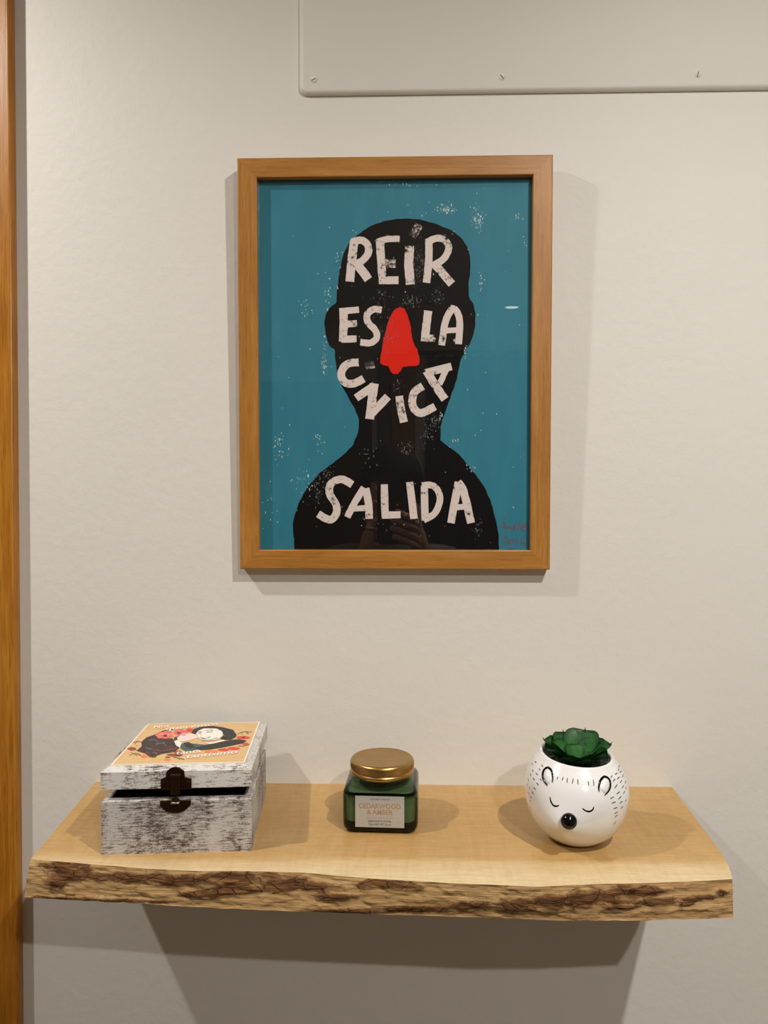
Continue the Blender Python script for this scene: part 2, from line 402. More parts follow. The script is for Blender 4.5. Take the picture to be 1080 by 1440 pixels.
LET = [
 ('letter', [('r', z1([(252,208),(238,320),(224,458)]), 12.2), ('r', z1([(235,218),(290,206),(330,232),(336,285),(295,335),(235,362)]), 10.2), ('r', z1([(262,340),(338,445)]), 12.4)]),
 ('letter', [('r', z1([(408,200),(414,330),(428,472)]), 11.4), ('r', z1([(392,218),(450,200),(527,200)]), 9.0), ('r', z1([(425,450),(520,450)]), 11)]),
 ('letter_worn', [('r', z1([(440,348),(503,348)]), 12)]),
 ('letter', [('r', z1([(588,240),(583,350),(592,476)]), 12.6)]),
 ('letter_worn', [('r', z1([(648,112),(604,186)]), 11.5)]),
 ('letter', [('r', z1([(704,215),(704,330),(690,465)]), 10.6), ('r', z1([(690,222),(745,196),(800,205),(825,255),(795,320),(725,362)]), 9.6), ('r', z1([(738,350),(845,472)]), 11.6)]),
 ('letter', [('r', z1([(185,618),(187,720),(182,822)]), 11.6), ('r', z1([(178,638),(280,628)]), 9), ('r', z1([(190,718),(268,712)]), 9), ('r', z1([(172,808),(265,806)]), 9.6)]),
 ('letter', [('r', z1([(418,632),(370,626),(330,658),(336,706),(378,752),(388,798),(350,830),(288,826)]), 9.4)]),
 ('letter', [('r', z1([(700,635),(690,720),(679,821)]), 11.5), ('r', z1([(672,800),(746,802)]), 9.8)]),
 ('letter', [('r', z1([(845,622),(806,700),(782,845)]), 9.6), ('r', z1([(835,622),(868,632),(892,700),(884,838)]), 9.6), ('r', z1([(800,756),(890,752)]), 8)]),
 ('letter', [('r', z2([(278,128),(210,138),(172,192),(196,250),(250,256),(308,226)]), 11)]),
 ('letter_worn', [('r', z2([(318,150),(374,140)]), 10)]),
 ('letter', [('r', z2([(262,345),(375,268)]), 11), ('r', z2([(372,256),(360,350),(345,472)]), 12.5), ('r', z2([(345,455),(455,335)]), 11)]),
 ('letter', [('r', z2([(524,332),(535,410),(553,492)]), 11)]),
 ('letter', [('r', z2([(668,272),(615,312),(606,390),(655,436),(742,396)]), 11)]),
 ('letter', [('r', z2([(842,152),(685,192)]), 11), ('r', z2([(690,180),(745,270),(803,352)]), 11.4), ('r', z2([(812,168),(768,262)]), 8.5)]),
 ('letter', [('r', z3([(322,208),(272,182),(222,202),(214,250),(245,302),(244,350),(212,374),(160,346)]), 10.6)]),
 ('letter', [('r', z3([(378,222),(335,290),(298,362)]), 9.5), ('r', z3([(385,225),(400,300),(402,370)]), 10.5), ('r', z3([(328,322),(400,318)]), 8)]),
 ('letter', [('r', z3([(474,206),(478,362)]), 10.2), ('r', z3([(462,352),(551,350)]), 10)]),
 ('letter', [('r', z3([(594,195),(614,370)]), 10.6)]),
 ('letter', [('r', z3([(664,212),(668,378)]), 10.4), ('r', z3([(652,212),(708,214),(738,268),(716,340),(660,376)]), 9.2)]),
 ('letter', [('r', z3([(826,195),(790,390)]), 10.8), ('r', z3([(822,196),(850,240),(886,390)]), 11), ('r', z3([(802,316),(870,312)]), 8)]),
]
for m_, sh in LET:
    flat_obj('painted_letter' if m_ == 'letter' else 'painted_stroke', sh, art, M[m_], poster, .00012)
nose = z1([(500,625),(530,612),(558,624),(575,660),(592,720),(602,800)]) + z2([(612,10),(632,45),(648,110),(645,140),(625,151),(548,153),(530,182),(515,198),(490,198),(474,184),(458,151),(425,144),(408,130),(410,100),(425,10)]) + z1([(440,770),(460,700),(480,650)])
flat_obj('red_nose', [('p', ragged_poly(nose, .5))], art, M['nose'], poster, .00012)
SIG = [z8(l) for l in ([(225,370),(290,225),(320,370)],[(235,330),(335,320),(340,370),(380,300),(400,370),(440,310)],[(440,310),(450,385),(500,370),(540,260),(490,320),(545,380)],[(600,250),(590,400)],[(600,260),(670,255),(640,330),(690,400)],[(700,330),(760,300),(740,250),(690,330),(700,395),(770,395)],[(800,250),(800,390)],
       [(280,560),(330,530),(340,590),(290,690),(380,680)],[(400,610),(375,660),(410,680),(440,630),(400,610)],[(470,580),(490,630),(450,690)],[(575,550),(575,690)],[(690,540),(660,640),(690,710),(740,680),(720,640),(665,670)],[(380,810),(440,780),(520,800)])]
flat_obj('handwritten_signature', [('r', s, 1.3, .2) for s in SIG], art, M['sign'], poster, .00012)
def flecks(name, spots, mat, lift, inside=None):
    mb = MB(); k = 0
    for cx, cy, sx, sy, n in spots:
        for _ in range(n):
            x, y = random.gauss(cx, sx), random.gauss(cy, sy); r = random.uniform(.22, .75)*(1.5 if random.random() < .12 else 1)
            el = random.uniform(.8, 2.6); a0 = random.uniform(0, 6.28)
            pts = [(x+r*random.uniform(.6, 1.2)*math.cos(a), y+r*el*random.uniform(.6, 1.2)*math.sin(a)) for a in (0, 1.05, 2.1, 3.14, 4.2, 5.24)]
            if not (362 < x < 742 and 254 < y < 768): continue
            b = len(mb.v); mb.v += [tuple(art(*p, lift+k*1e-6)) for p in pts]; mb.f.append(tuple(range(b, b+6))); mb.m.append(0); k = (k+1) % 20
    o = mb.build(name, mat, poster, recalc=False); o['kind'] = 'stuff'
flecks('paint_flecks', [(628,294,8,4,70),(672,308,5,9,75),(726,304,5,3,14),(740,342,3,4,8),(475,372,2,14,22),(459,415,3,12,30),(430,430,5,7,20),(456,505,2,14,36),(676,395,1.5,6,16),
       (392,630,6,9,40),(448,616,4,8,22),(640,620,3,3,12),(620,585,1.5,2.5,12),(664,660,4,3,10),(380,700,6,20,18),(655,492,2,6,16),(430,678,8,12,30),(574,260,18,1,16),(560,330,90,60,50),(560,520,160,150,70)], M['fleck'], .00010)
flecks('ink_flecks', [(588,372,5,14,110),(580,425,8,5,60),(615,418,5,5,40),(536,425,8,12,50),(600,610,5,10,50),(612,592,5,5,60),(545,470,8,14,60),(560,540,5,6,25),(570,632,6,5,35),(448,690,6,14,90),(462,668,6,6,40),(672,745,5,6,30),(580,730,60,14,60),(520,640,10,8,20)], M['fleck_dim'], .00013)
# thin picture glass: clear, with a mirror reflection that grows at grazing angles
g = NT('picture_glass'); t = g.t; t.nodes.remove(g.p)
fre = schlick(g)
gl = g.n('ShaderNodeBsdfGlossy'); gl.inputs['Roughness'].default_value = .0; gl.inputs['Color'].default_value = (1, 1, 1, 1)
tp = g.n('ShaderNodeBsdfTransparent'); tp.inputs['Color'].default_value = (.985, .992, .988, 1)
mx = g.n('ShaderNodeMixShader'); g.l(fre, mx.inputs[0]); g.l(tp.outputs[0], mx.inputs[1]); g.l(gl.outputs[0], mx.inputs[2]); g.l(mx.outputs[0], g.out.inputs['Surface'])
mb = MB(); mb.box((-FW_/2+FB-.003, YP-.0016, FB-.003), (FW_/2-FB+.003, YP-.0004, FH-FB+.003)); mb.build('glass_pane', g.mat, fr)
tag(fr, 'wood framed teal poster of a black head with white painted words hanging on the wall', 'framed poster')

# ------------------------------------------------------------------ live edge shelf
SZ, ST = 1.2344, .026
TOP = [(-.3247,-.1825),(-.2707,-.1903),(-.2157,-.1978),(-.1724,-.2005),(-.1303,-.1994),(-.0849,-.2007),(-.0515,-.206),(-.0157,-.2105),(.0426,-.2155),(.1142,-.2195),(.1678,-.2135),(.2061,-.2110),(.255,-.2060),(.2752,-.2025)]
BOT = [(-.3238,-.1975),(-.2817,-.2011),(-.2194,-.2053),(-.17,-.2096),(-.098,-.2133),(-.0156,-.2167),(.077,-.2197),(.1339,-.2225),(.1971,-.2209),(.2735,-.2148)]
def interp(tab, x):
    if x <= tab[0][0]: return tab[0][1]
    for (a, b), (c, d) in zip(tab, tab[1:]):
        if x <= c: 
            t = (x-a)/(c-a); return b+(d-b)*t
    return tab[-1][1]
sh = empty('live_edge_shelf', (-.024, 0, SZ-ST))
def xl(y): return -.3413+(.3413-.3245)*(-y/.19)
def xr(y):
    e = max(0, (-y-.150)/.06); return .2934-.0135*(-y/.2)-.009*e*e*(1 if e < 1 else 1)
def shelf_pt(u, y): return xl(y)+(xr(y)-xl(y))*u
NX, NY = 300, 10
def front_y(x, v):          # v 0 top .. 1 bottom
    a, b = interp(TOP, x), interp(BOT, x); s = v
    y = a+(b-a)*s
    y -= .0018*math.sin(math.pi*v)
    return y
BARK = [(77,.22,38,.34),(60,.55,20,.25),(150,.28,60,.14),(215,.22,22,.13),(262,.25,45,.16),(330,.18,60,.2),(330,.45,40,.12),(395,.25,35,.26),(450,.30,36,.14),(470,.55,30,.1),(545,.12,48,.14),(575,.80,50,.10),(490,.93,60,.07),(170,.93,60,.05),(90,.95,60,.05),(660,.62,38,.17),(725,.55,35,.22),(770,.45,30,.25),(815,.40,40,.25),(860,.28,50,.22),(905,.22,30,.15),(920,.45,40,.10),(975,.42,28,.08),(962,.55,14,.06),(1014,.30,9,.07),(1036,.78,7,.13),(870,.62,30,.06),(60,.1,30,.12),(285,.60,40,.1)]
def bark_amt(x, v):
    px = 567+x*1080/.632
    n = noise.fractal(Vector((x*38, v*3.2, 3.1)), .6, 2.0, 5)
    n2 = noise.fractal(Vector((x*150, v*6, 7.7)), .6, 2.0, 4)
    a = -.65
    for cx, cv, rx, rv in BARK:
        d = ((px-cx)/rx)**2+((v-cv-(px-cx)*-.0006)/rv)**2
        a = max(a, 1.0-d*.9)
    return max(0, min(1, .42+a*.55+n*.40+n2*.16))
P = []; bark = []
XS = [i/NX for i in range(NX+1)]
NV = 26
front = []
for u in XS:
    row = []
    for j in range(NV+1):
        v = j/NV
        x0 = shelf_pt(u, -.2); y = front_y(x0, v); x = shelf_pt(u, y)
        b = bark_amt(x, v)
        r = noise.fractal(Vector((x*60, v*5, 0)), .7, 2.1, 5)*.0016 + noise.noise(Vector((x*220, v*14, 4)))*.0006
        edge = min(1, v/.06)*min(1, (1-v)/.05)
        y -= (r + .0020*(b-.4))*edge
        z = SZ-ST*v - (.0005*noise.noise(Vector((x*90, 2, 2))) if v == 1 else 0)
        row.append((x+.024, y, z-(SZ-ST))); bark.append(b)
    front.append(row)
mw = NT('maple_top')
ys = mw.n('ShaderNodeSeparateXYZ'); tc = mw.n('ShaderNodeTexCoord'); mw.l(tc.outputs['Object'], ys.inputs[0])
warp = mw.noise(mw.coord((2.5, 12, 12)), 2, 3)
band = mw.math('ADD', ys.outputs['Y'], mw.math('MULTIPLY', warp, .03))
sap = mw.ramp(mw.math('MULTIPLY', mw.math('ADD', band, .30), 5, ), [(.0, (0, 0, 0)), (1, (1, 1, 1))])
heart = mw.ramp(mw.math('MULTIPLY_ADD' if False else 'ADD', band, .66), [(.475, rgb(214, 194, 154)), (.493, rgb(206, 180, 134)), (.503, rgb(188, 154, 100)), (.58, rgb(180, 143, 87)), (.66, rgb(188, 152, 98))])
grain = mw.noise(mw.coord((5, 60, 60)), 5, 7, .7, 1.2)
curl = mw.noise(mw.coord((60, 9, 9), (0, 0, .2)), 1.6, 5, .65, 1.4)
c = mw.mix(.8, heart, mw.ramp(grain, [(.34, (.84, .80, .74)), (.60, (1.05, 1.05, 1.05))]), 'MULTIPLY')
c = mw.mix(.45, c, mw.ramp(curl, [(.36, (.86, .82, .76)), (.60, (1.05, 1.05, 1.05))]), 'MULTIPLY')
pore = mw.noise(mw.coord((14, 330, 330)), 3, 2)
c = mw.mix(mw.ramp(pore, [(.66, (0, 0, 0)), (.76, (.4, .4, .4))]), c, rgb(150, 100, 50))
mw.base(c); mw.bump(grain, .1, .0005); mw.set(.38, 0, .4); M['maple'] = mw.mat
mb = MB()
top = [[(shelf_pt(u, front_y(shelf_pt(u, -.2), 0)*k/NY)+.024, front_y(shelf_pt(u, -.2), 0)*k/NY, ST) for k in range(NY+1)] for u in XS]
for r, fr_ in zip(top, front): r[-1] = fr_[0]
mb.grid(top)
bot = [[(shelf_pt(u, front[i][-1][1]*k/NY)+.024, front[i][-1][1]*k/NY, 0) for k in range(NY+1)] for i, u in enumerate(XS)]
for r, fr_ in zip(bot, front): r[-1] = fr_[-1]
mb.grid(bot)
for i in (0, NX):
    mb.grid([[top[i][k], bot[i][k]] for k in range(NY+1)])
    loop = [tuple(p) for p in front[i]]
    b = len(mb.v); mb.v += loop; mb.f.append(tuple(range(b, b+len(loop)))); mb.m.append(0)
b = len(mb.v); mb.v += [top[0][0], top[-1][0], bot[-1][0], bot[0][0]]; mb.f.append((b, b+1, b+2, b+3)); mb.m.append(0)
# plain sawn wood behind the bark skin closes the board
inner = [[(r[0][0], r[0][1]+.004, r[0][2]-.0006), (r[-1][0], r[-1][1]+.004, r[-1][2]+.0006)] for r in front]
mb.grid(inner)
mb.build('board', M['maple'], sh)
mk = NT('bark_edge')
at = mk.n('ShaderNodeAttribute', attribute_name='bark')
tilted = mk.coord((7, 30, 85), (0, .035, 0))
fine = mk.noise(tilted, 5, 8, .72, .9); fib = mk.noise(mk.coord((4, 20, 150), (0, .05, 0)), 4, 6, .7, 1.0)
smear = mk.noise(mk.coord((11, 20, 46), (0, .06, 0)), 2.4, 5, .6, .7)
crack = mk.n('ShaderNodeTexVoronoi', feature='DISTANCE_TO_EDGE'); mk.l(mk.coord((30, 30, 120), (0, .1, 0)), crack.inputs['Vector']); crack.inputs['Scale'].default_value = 1.6; crack.inputs['Randomness'].default_value = 1
k = mk.math('ADD', at.outputs['Fac'], mk.math('ADD', mk.math('MULTIPLY', mk.math('SUBTRACT', fine, .5), .75), mk.math('MULTIPLY', mk.math('SUBTRACT', smear, .5), .8)), True)
woodc = mk.ramp(fib, [(.30, rgb(118, 86, 50)), (.46, rgb(164, 130, 84)), (.66, rgb(194, 162, 114))])
barkc = mk.ramp(fine, [(.32, rgb(44, 26, 12)), (.5, rgb(96, 62, 32)), (.68, rgb(146, 104, 60))])
crk = mk.math('MULTIPLY', mk.ramp(crack.outputs['Distance'], [(.0, (1, 1, 1)), (.035, (0, 0, 0))]), k)
col_ = mk.mix(mk.ramp(k, [(.30, (0, 0, 0)), (.50, (.55, .55, .55)), (.72, (1, 1, 1))]), woodc, barkc)
mk.base(mk.mix(crk, col_, rgb(30, 18, 9)))
mk.bump(mk.math('SUBTRACT', mk.math('ADD', fine, fib), crk), .7, .0016); mk.set(.75, 0, .25); M['bark'] = mk.mat
mb = MB(); mb.grid(front)
le = mb.build('live_edge', M['bark'], sh, True, recalc=False)
a = le.data.attributes.new('bark', 'FLOAT', 'POINT'); a.data.foreach_set('value', bark)
tag(sh, 'pale maple floating shelf with a rough bark front edge below the framed poster', 'shelf')

# ------------------------------------------------------------------ trinket box
def mat_distressed(name, rot=(0, 0, 0), lo=.44, hi=.535, white=(196, 193, 189), dark=(74, 62, 58)):
    m = NT(name); v = m.coord((1, 1, 1), rot)
    st = m.noise(m.coord((60, 420, 420), rot), 1.6, 6, .75, .5); patch = m.noise(m.coord((30, 12, 12), rot), 1.6, 3, .6)
    speck = m.noise(v, 700, 3, .6)
    k = m.math('ADD', m.math('MULTIPLY', st, .52), m.math('ADD', m.math('MULTIPLY', patch, .30), m.math('MULTIPLY', speck, .18)))
    m.base(m.ramp(k, [(lo, rgb(*dark)), ((lo+hi)/2, rgb(150, 143, 138)), (hi, rgb(*white))]))
    m.bump(st, .35, .0005); m.set(.6, 0, .3); return m.mat
M['dist'] = mat_distressed('distressed_white_paint')
M['dist_lid'] = mat_distressed('distressed_lid_paint', lo=.42, hi=.51, white=(212, 210, 205))
M['box_in'] = plain('box_inside_black', rgb(24, 20, 19), .8)
M['bronze'] = plain('aged_bronze', rgb(58, 38, 22), .35, .75, var=.25, scale=300)
BW_, BD, BH, BT = .1315, .134, .048, .007
bx = empty('trinket_box', (-.2009, -.1679, SZ), (0, 0, math.radians(4.8)))
# local: x across (centred), y depth (front 0), z up
def rim_solid(x0, x1, y0, y1, prof):
    """rectangular ring swept from a profile of (inset, z)"""
    mb = MB(); P = [[(x0+i, y0+i, z), (x1-i, y0+i, z), (x1-i, y1-i, z), (x0+i, y1-i, z)] for i, z in prof]
    mb.grid(P, 0, close_u=False, close_v=True); return mb
hx = BW_/2
prof = [(0, 0), (0, BH-.0015), (.0012, BH), (BT, BH), (BT, .006), ]
mb = rim_solid(-hx, hx, 0, BD, prof)
n = len(mb.v); mb.f += [(0, 1, 2, 3), (n-4, n-3, n-2, n-1)]; mb.m += [0, 1]
for i in range(len(mb.f)-2-4, len(mb.f)-2): mb.m[i] = 1
mb.build('base', [M['dist'], M['box_in']], bx)
LIDT = math.radians(-1.3)
lid_e_loc = Vector((0, BD+.006, BH+.0070))
LT = .0155
mb = rim_solid(-hx-.0003, hx+.0003, -BD-.0068, .008, [(BT, 0.008), (BT, 0), (0, 0), (0, LT-.0005), (.0006, LT), (.0052, LT+.0026), (.0062, LT+.0034)])
n = len(mb.v); mb.f += [(0, 1, 2, 3), (n-4, n-3, n-2, n-1)]; mb.m += [1, 0]
lid = mb.build('lid', [M['dist_lid'], M['box_in']], bx); lid.location = lid_e_loc; lid.rotation_euler = (LIDT, 0, 0)
BX_M = Matrix.Translation(bx.location) @ Matrix.Rotation(bx.rotation_euler.z, 4, 'Z')
LID_M = BX_M @ Matrix.Translation(lid_e_loc) @ Matrix.Rotation(LIDT, 4, 'X'); LID_I = LID_M.inverted()
LZ = LT+.0034
i0 = .0066
mb = MB(); mb.box((-hx+i0, -BD-.0068+i0, LZ-.0002), (hx-i0, .008-i0, LZ+.0008)); card = mb.build('picture_card', plain('card_white', rgb(240, 232, 216), .5), lid)
mb = MB(); i1 = i0+.0013; mb.box((-hx+i1, -BD-.0068+i1, LZ+.0008), (hx-i1, .008-i1, LZ+.0009)); 
mkraft = NT('kraft_print'); mkraft.base(mkraft.ramp(mkraft.noise(mkraft.coord((4, 60, 1)), 6, 4), [(.3, rgb(208, 170, 118)), (.7, rgb(222, 188, 138))])); mkraft.set(.45, 0, .4)
mb.build('kraft_print', mkraft.mat, lid)
LQ = LID_M @ Vector((0, 0, LZ+.0009)); LN = LID_M.to_3x3() @ Vector((0, 0, 1))
def z4(l): return [(170+x/5.143, 1005+y/5.143) for x, y in l]
def lart(px, py, lift):
    p = LID_I @ on_plane(px, py, LQ, LN); return Vector((p.x, p.y, LZ+.0009+lift))
def ell(cx, cy, rx, ry, n=14, wob=.18): return [(cx+rx*random.uniform(1-wob, 1+wob)*math.cos(6.283*k/n), cy+ry*random.uniform(1-wob, 1+wob)*math.sin(6.283*k/n)) for k in range(n)]
C_ = lambda n, r, g_, b: plain('print_'+n, rgb(r, g_, b), .5, var=.12, scale=400)
K = dict(hair=C_('brown', 58, 42, 40), black=C_('black', 38, 38, 36), pink=C_('pink', 228, 112, 106), red=C_('red', 214, 70, 52), white=C_('white', 240, 234, 224), skin=C_('skin', 236, 214, 208), tan=C_('tan', 222, 176, 124), teal=C_('teal', 62, 88, 90), rust=C_('rust', 150, 66, 52), orange=C_('orange', 232, 130, 60), yellow=C_('yellow', 226, 186, 70), grey=C_('grey', 128, 120, 114), leaf=C_('leaf', 92, 96, 60))
def pr(name, mat, shapes, lvl):
    out = []
    for s in shapes: out.append((s[0], z4(s[1]))+tuple(([s[2]/5.143]+list(s[3:])) if s[0] == 'r' else ()))
    flat_obj(name, out, lart, K[mat], lid, .00004*lvl, 2e-6)
pr('printed_leaves', 'rust', [('p', ell(80,248,34,13)), ('p', ell(395,292,60,12)), ('p', ell(420,275,30,14)), ('p', ell(215,190,40,10))], 1)
pr('printed_leaves', 'leaf', [('r', [(60,295),(110,280),(150,300)], 5, .3), ('r', [(90,200),(130,195),(150,205)], 5, .3), ('r', [(380,310),(420,315),(460,325)], 6, .3), ('r', [(845,140),(890,125),(945,125)], 5, .3), ('r', [(860,230),(900,225),(930,215)], 5, .3), ('r', [(100,215),(125,185)], 4, .3), ('r', [(870,120),(880,150)], 4, .3), ('r', [(70,270),(120,300)], 4, .3), ('p', ell(240,305,20,8)), ('p', ell(340,308,22,6)), ('r', [(905,118),(925,140)], 5, .3)], 2)
pr('printed_blossoms', 'orange', [('p', ell(165,302,24,11)), ('p', ell(335,326,26,9)), ('p', ell(650,268,50,10)), ('p', ell(205,300,16,7))], 3)
pr('printed_blossoms', 'yellow', [('p', ell(270,318,32,9)), ('p', ell(230,325,18,6))], 3)
pr('printed_blossoms', 'red', [('p', ell(885,166,46,13)), ('p', ell(820,245,46,12)), ('p', ell(740,255,46,10)), ('p', ell(900,212,26,9)), ('p', ell(500,112,28,14))], 3)
pr('printed_hair', 'hair', [('p', [(150,195),(185,165),(235,148),(300,172),(375,172),(400,212),(425,240),(390,272),(300,284),(260,298),(215,310),(175,282),(112,262),(150,230)]), ('r', [(232,155),(290,126),(340,112),(392,106)], 7), ('p', [(385,165),(432,150),(420,175),(385,190)])], 4)
pr('printed_hair_strands', 'grey', [('r', [(200,190),(240,180),(270,200)], 4, .4), ('r', [(250,215),(320,205)], 4, .4), ('r', [(180,240),(230,250)], 4, .4), ('r', [(300,195),(330,235)], 3, .4)], 5)
pr('printed_hair_strands', 'rust', [('r', [(300,265),(370,250),(410,235)], 5, .4), ('r', [(230,255),(290,262)], 4, .4), ('r', [(180,270),(210,285)], 5, .4)], 5)
pr('printed_blossoms', 'pink', [('p', ell(312,152,62,25)), ('p', ell(432,130,56,20)), ('p', ell(345,128,30,8))], 6)
for e_ in ((322,154,16,7), (418,134,16,6), (888,166,12,4)): pr('blossom_centre', 'hair', [('p', ell(*e_))], 7)
pr('printed_face', 'skin', [('p', [(405,168),(445,140),(505,138),(548,150),(560,168),(500,186),(450,196),(415,190)])], 7)
pr('printed_collar', 'white', [('p', [(385,195),(415,185),(440,205),(425,240),(400,225)]), ('p', [(605,205),(680,200),(740,182),(760,188),(650,216)])], 8)
pr('printed_dress', 'teal', [('p', [(435,212),(490,205),(545,215),(600,218),(585,240),(520,262),(470,268),(430,245)])], 8)
pr('printed_dress_shade', 'black', [('p', [(450,205),(490,200),(530,225),(505,250),(470,235)]), ('r', [(520,240),(580,250)], 10, .3)], 9)
pr('printed_hand', 'tan', [('p', [(500,198),(540,192),(560,205),(540,214),(505,210)])], 10)
pr('printed_hair', 'black', [('p', [(508,132),(530,105),(580,90),(660,84),(740,94),(812,112),(838,150),(828,165),(795,182),(750,186),(718,178),(742,150),(728,122),(690,104),(600,102),(560,118),(540,142)]), ('p', [(540,246),(600,222),(700,206),(800,184),(850,180),(912,190),(880,208),(760,234),(640,254),(575,258)])], 10)
pr('printed_face', 'white', [('p', [(545,138),(562,118),(600,102),(690,103),(730,122),(742,148),(715,172),(680,188),(610,193),(565,175)])], 11)
pr('printed_features', 'grey', [('r', [(560,138),(585,132)], 6, .3), ('r', [(618,130),(664,126)], 5, .3), ('r', [(572,166),(605,175),(648,164)], 5, .4), ('r', [(590,189),(650,185),(700,170)], 5, .3), ('r', [(612,120),(640,115),(668,116)], 4, .3), ('r', [(556,128),(585,124)], 4, .3), ('r', [(735,140),(750,160)], 5, .3)], 12)
pr('printed_features', 'black', [('r', [(585,178),(615,176)], 4, .3), ('r', [(735,175),(760,165)], 4, .3), ('r', [(440,150),(470,148)], 3, .3), ('r', [(575,142),(580,152)], 3, .3)], 13)
random.seed(21)
for q in range(16):
    x, y = random.choice(((100,230),(130,290),(880,140),(890,225),(180,180),(420,310)))
    x += random.uniform(-40, 40); y += random.uniform(-16, 12); dx, dy = random.uniform(-26, 26), random.uniform(-9, 9)
    pr('printed_sprig', random.choice(('leaf', 'black', 'rust')), [('r', [(x, y), (x+dx*.5, y+dy*.2), (x+dx, y+dy)], random.uniform(2.5, 4.5), .3)], 2)
for q in range(10):
    x = random.uniform(170, 370); y = random.uniform(190, 280)
    pr('printed_hair_strand', random.choice(('grey', 'rust', 'black', 'tan')), [('r', [(x, y), (x+random.uniform(8, 22), y+random.uniform(-6, 8)), (x+random.uniform(24, 44), y+random.uniform(-8, 14))], random.uniform(1.5, 3), .4)], 5)
for cx, cy, rx, ry in ((290,142,16,8), (340,148,16,7), (315,166,20,6), (408,124,14,6), (450,124,16,6), (438,141,18,5)):
    pr('printed_petal', 'skin' if ry > 6 else 'red', [('r', [(cx-rx, cy+ry*.4), (cx, cy-ry*.3), (cx+rx, cy+ry*.2)], 2.5, .3)], 6.5)
def lid_text(txt, x, y, size, ang, wdt, vert):
    ca, sa = math.cos(ang), math.sin(ang)
    def fn(tx, ty):
        X = x+tx; Yp = y-ty*vert+tx*math.tan(ang); p = z4([(X, Yp)])[0]; return lart(*p, .0007)
    text_obj('printed_text', txt, fn, K['white'], lid, size, .010*size, .15, fit=wdt)
lid_text('Nos', 290, 99, 46, -.10, 112, .62)
lid_text('queremos', 515, 98, 52, -.10, 390, .62)
lid_text('tanta', 488, 285, 46, -.09, 180, .75)
lid_text('tantísimo', 655, 302, 50, -.10, 370, .72)
# hasp on the lid, catch plate on the base
def extrude_poly(name, pts, y0, y1, mat, parent):
    mb = MB(); n = len(pts)
    mb.v = [(x, y0, z) for x, z in pts]+[(x, y1, z) for x, z in pts]
    mb.f = [tuple(range(n)), tuple(reversed(range(n, 2*n)))]+[(i, (i+1) % n, n+(i+1) % n, n+i) for i in range(n)]; mb.m = [0]*len(mb.f)
    o = mb.build(name, mat, parent); return bevel(o, .0004, 2)
sc = .000152    # metres per unit of the tracing grid
def hp(l, cx, z0): return [((x-cx)*sc, z0-(y)*sc) for x, y in l]
ly = -BD-.0068
hz = LT+.001
hasp = empty('hasp', (-.0, ly, 0)); hasp.parent = lid
hs = [(495,325),(520,330),(545,350),(550,385),(588,395),(588,458),(412,458),(412,395),(440,385),(445,350),(470,330)]
extrude_poly('plate', [((x-500)*sc, .0008+LT-(y-345)*sc) for x, y in hs], -.0014, 0, M['bronze'], hasp)
extrude_poly('hook', [((x-500)*sc, .0008+LT-(y-345)*sc) for x, y in [(480,372),(505,368),(522,380),(522,480),(515,486),(478,486),(470,480),(470,380)]], -.0034, -.0013, M['bronze'], hasp)
mb = MB(); mb.tube([(-.0045, -.0028, LT-.0035), (.0045, -.0028, LT-.0035)], .0019, 12); mb.build('hinge_pin', M['bronze'], hasp, True, auto=40)
for s in (-1, 1):
    mb = MB(); mb.lathe([(.0, 0), (.0016, 0), (.0013, .0006), (0, .0009)], 14); o = mb.build('rivet', M['bronze'], hasp, True, auto=40); o.matrix_local = Matrix.Translation((s*.0105, -.0013, LT-.0105)) @ FLM
catch = empty('catch_plate', (-.0008, 0, BH)); catch.parent = bx
cs = [(405,525),(470,525),(475,510),(492,505),(512,510),(518,525),(582,525),(582,555),(565,570),(545,590),(510,600),(475,600),(440,590),(420,570),(405,555)]
extrude_poly('plate', [((x-494)*sc, -(y-522)*sc) for x, y in cs], -.0014, 0, M['bronze'], catch)
mb = MB(); mb.tube([(-.0032, -.001, -.002), (-.0032, -.0035, -.002), (.0032, -.0035, -.002), (.0032, -.001, -.002)], .0009, 8); mb.build('loop', M['steel'], catch, True, auto=60)
for s in (-1, 1):
    mb = MB(); mb.lathe([(.0, 0), (.0016, 0), (.0013, .0006), (0, .0009)], 14); o = mb.build('rivet', M['bronze'], catch, True, auto=40); o.matrix_local = Matrix.Translation((s*.0095, -.0013, -.003)) @ FLM
tag(bx, 'distressed white wooden box with bronze clasp and printed lid on the shelf', 'box')

# ------------------------------------------------------------------ candle jar
cj = empty('scented_candle', (-.0205, -.0905, SZ), (0, 0, math.radians(-2.2)))
def rsq(h, r, z, n=9):
    pts = []
    for cx, cy, a0 in ((h-r, h-r, 0), (-h+r, h-r, 90), (-h+r, -h+r, 180), (h-r, -h+r, 270)):
        for k in range(n):
            a = math.radians(a0+90*k/(n-1)); pts.append((cx+r*math.cos(a), cy+r*math.sin(a), z))
    return pts
def squares(name, prof, mat, parent, caps=True, n=9):
    mb = MB(); P = [rsq(h, r, z, n) for h, r, z in prof]; mb.grid(P, 0, close_v=True); m = len(P[0])
    if caps: mb.f += [tuple(range(m)), tuple(range((len(P)-1)*m, len(P)*m))]; mb.m += [0, 0]
    return mb.build(name, mat, parent, True, auto=50)
def mat_tint(name, tint, gloss=1.0, ior=1.5):
    g = NT(name); g.t.nodes.remove(g.p)
    fre = schlick(g)
    gl = g.n('ShaderNodeBsdfGlossy'); gl.inputs['Roughness'].default_value = .03
    tp = g.n('ShaderNodeBsdfTransparent'); tp.inputs['Color'].default_value = tint
    mx = g.n('ShaderNodeMixShader'); g.l(fre, mx.inputs[0]); g.l(tp.outputs[0], mx.inputs[1]); g.l(gl.outputs[0], mx.inputs[2]); g.l(mx.outputs[0], g.out.inputs['Surface']); return g.mat
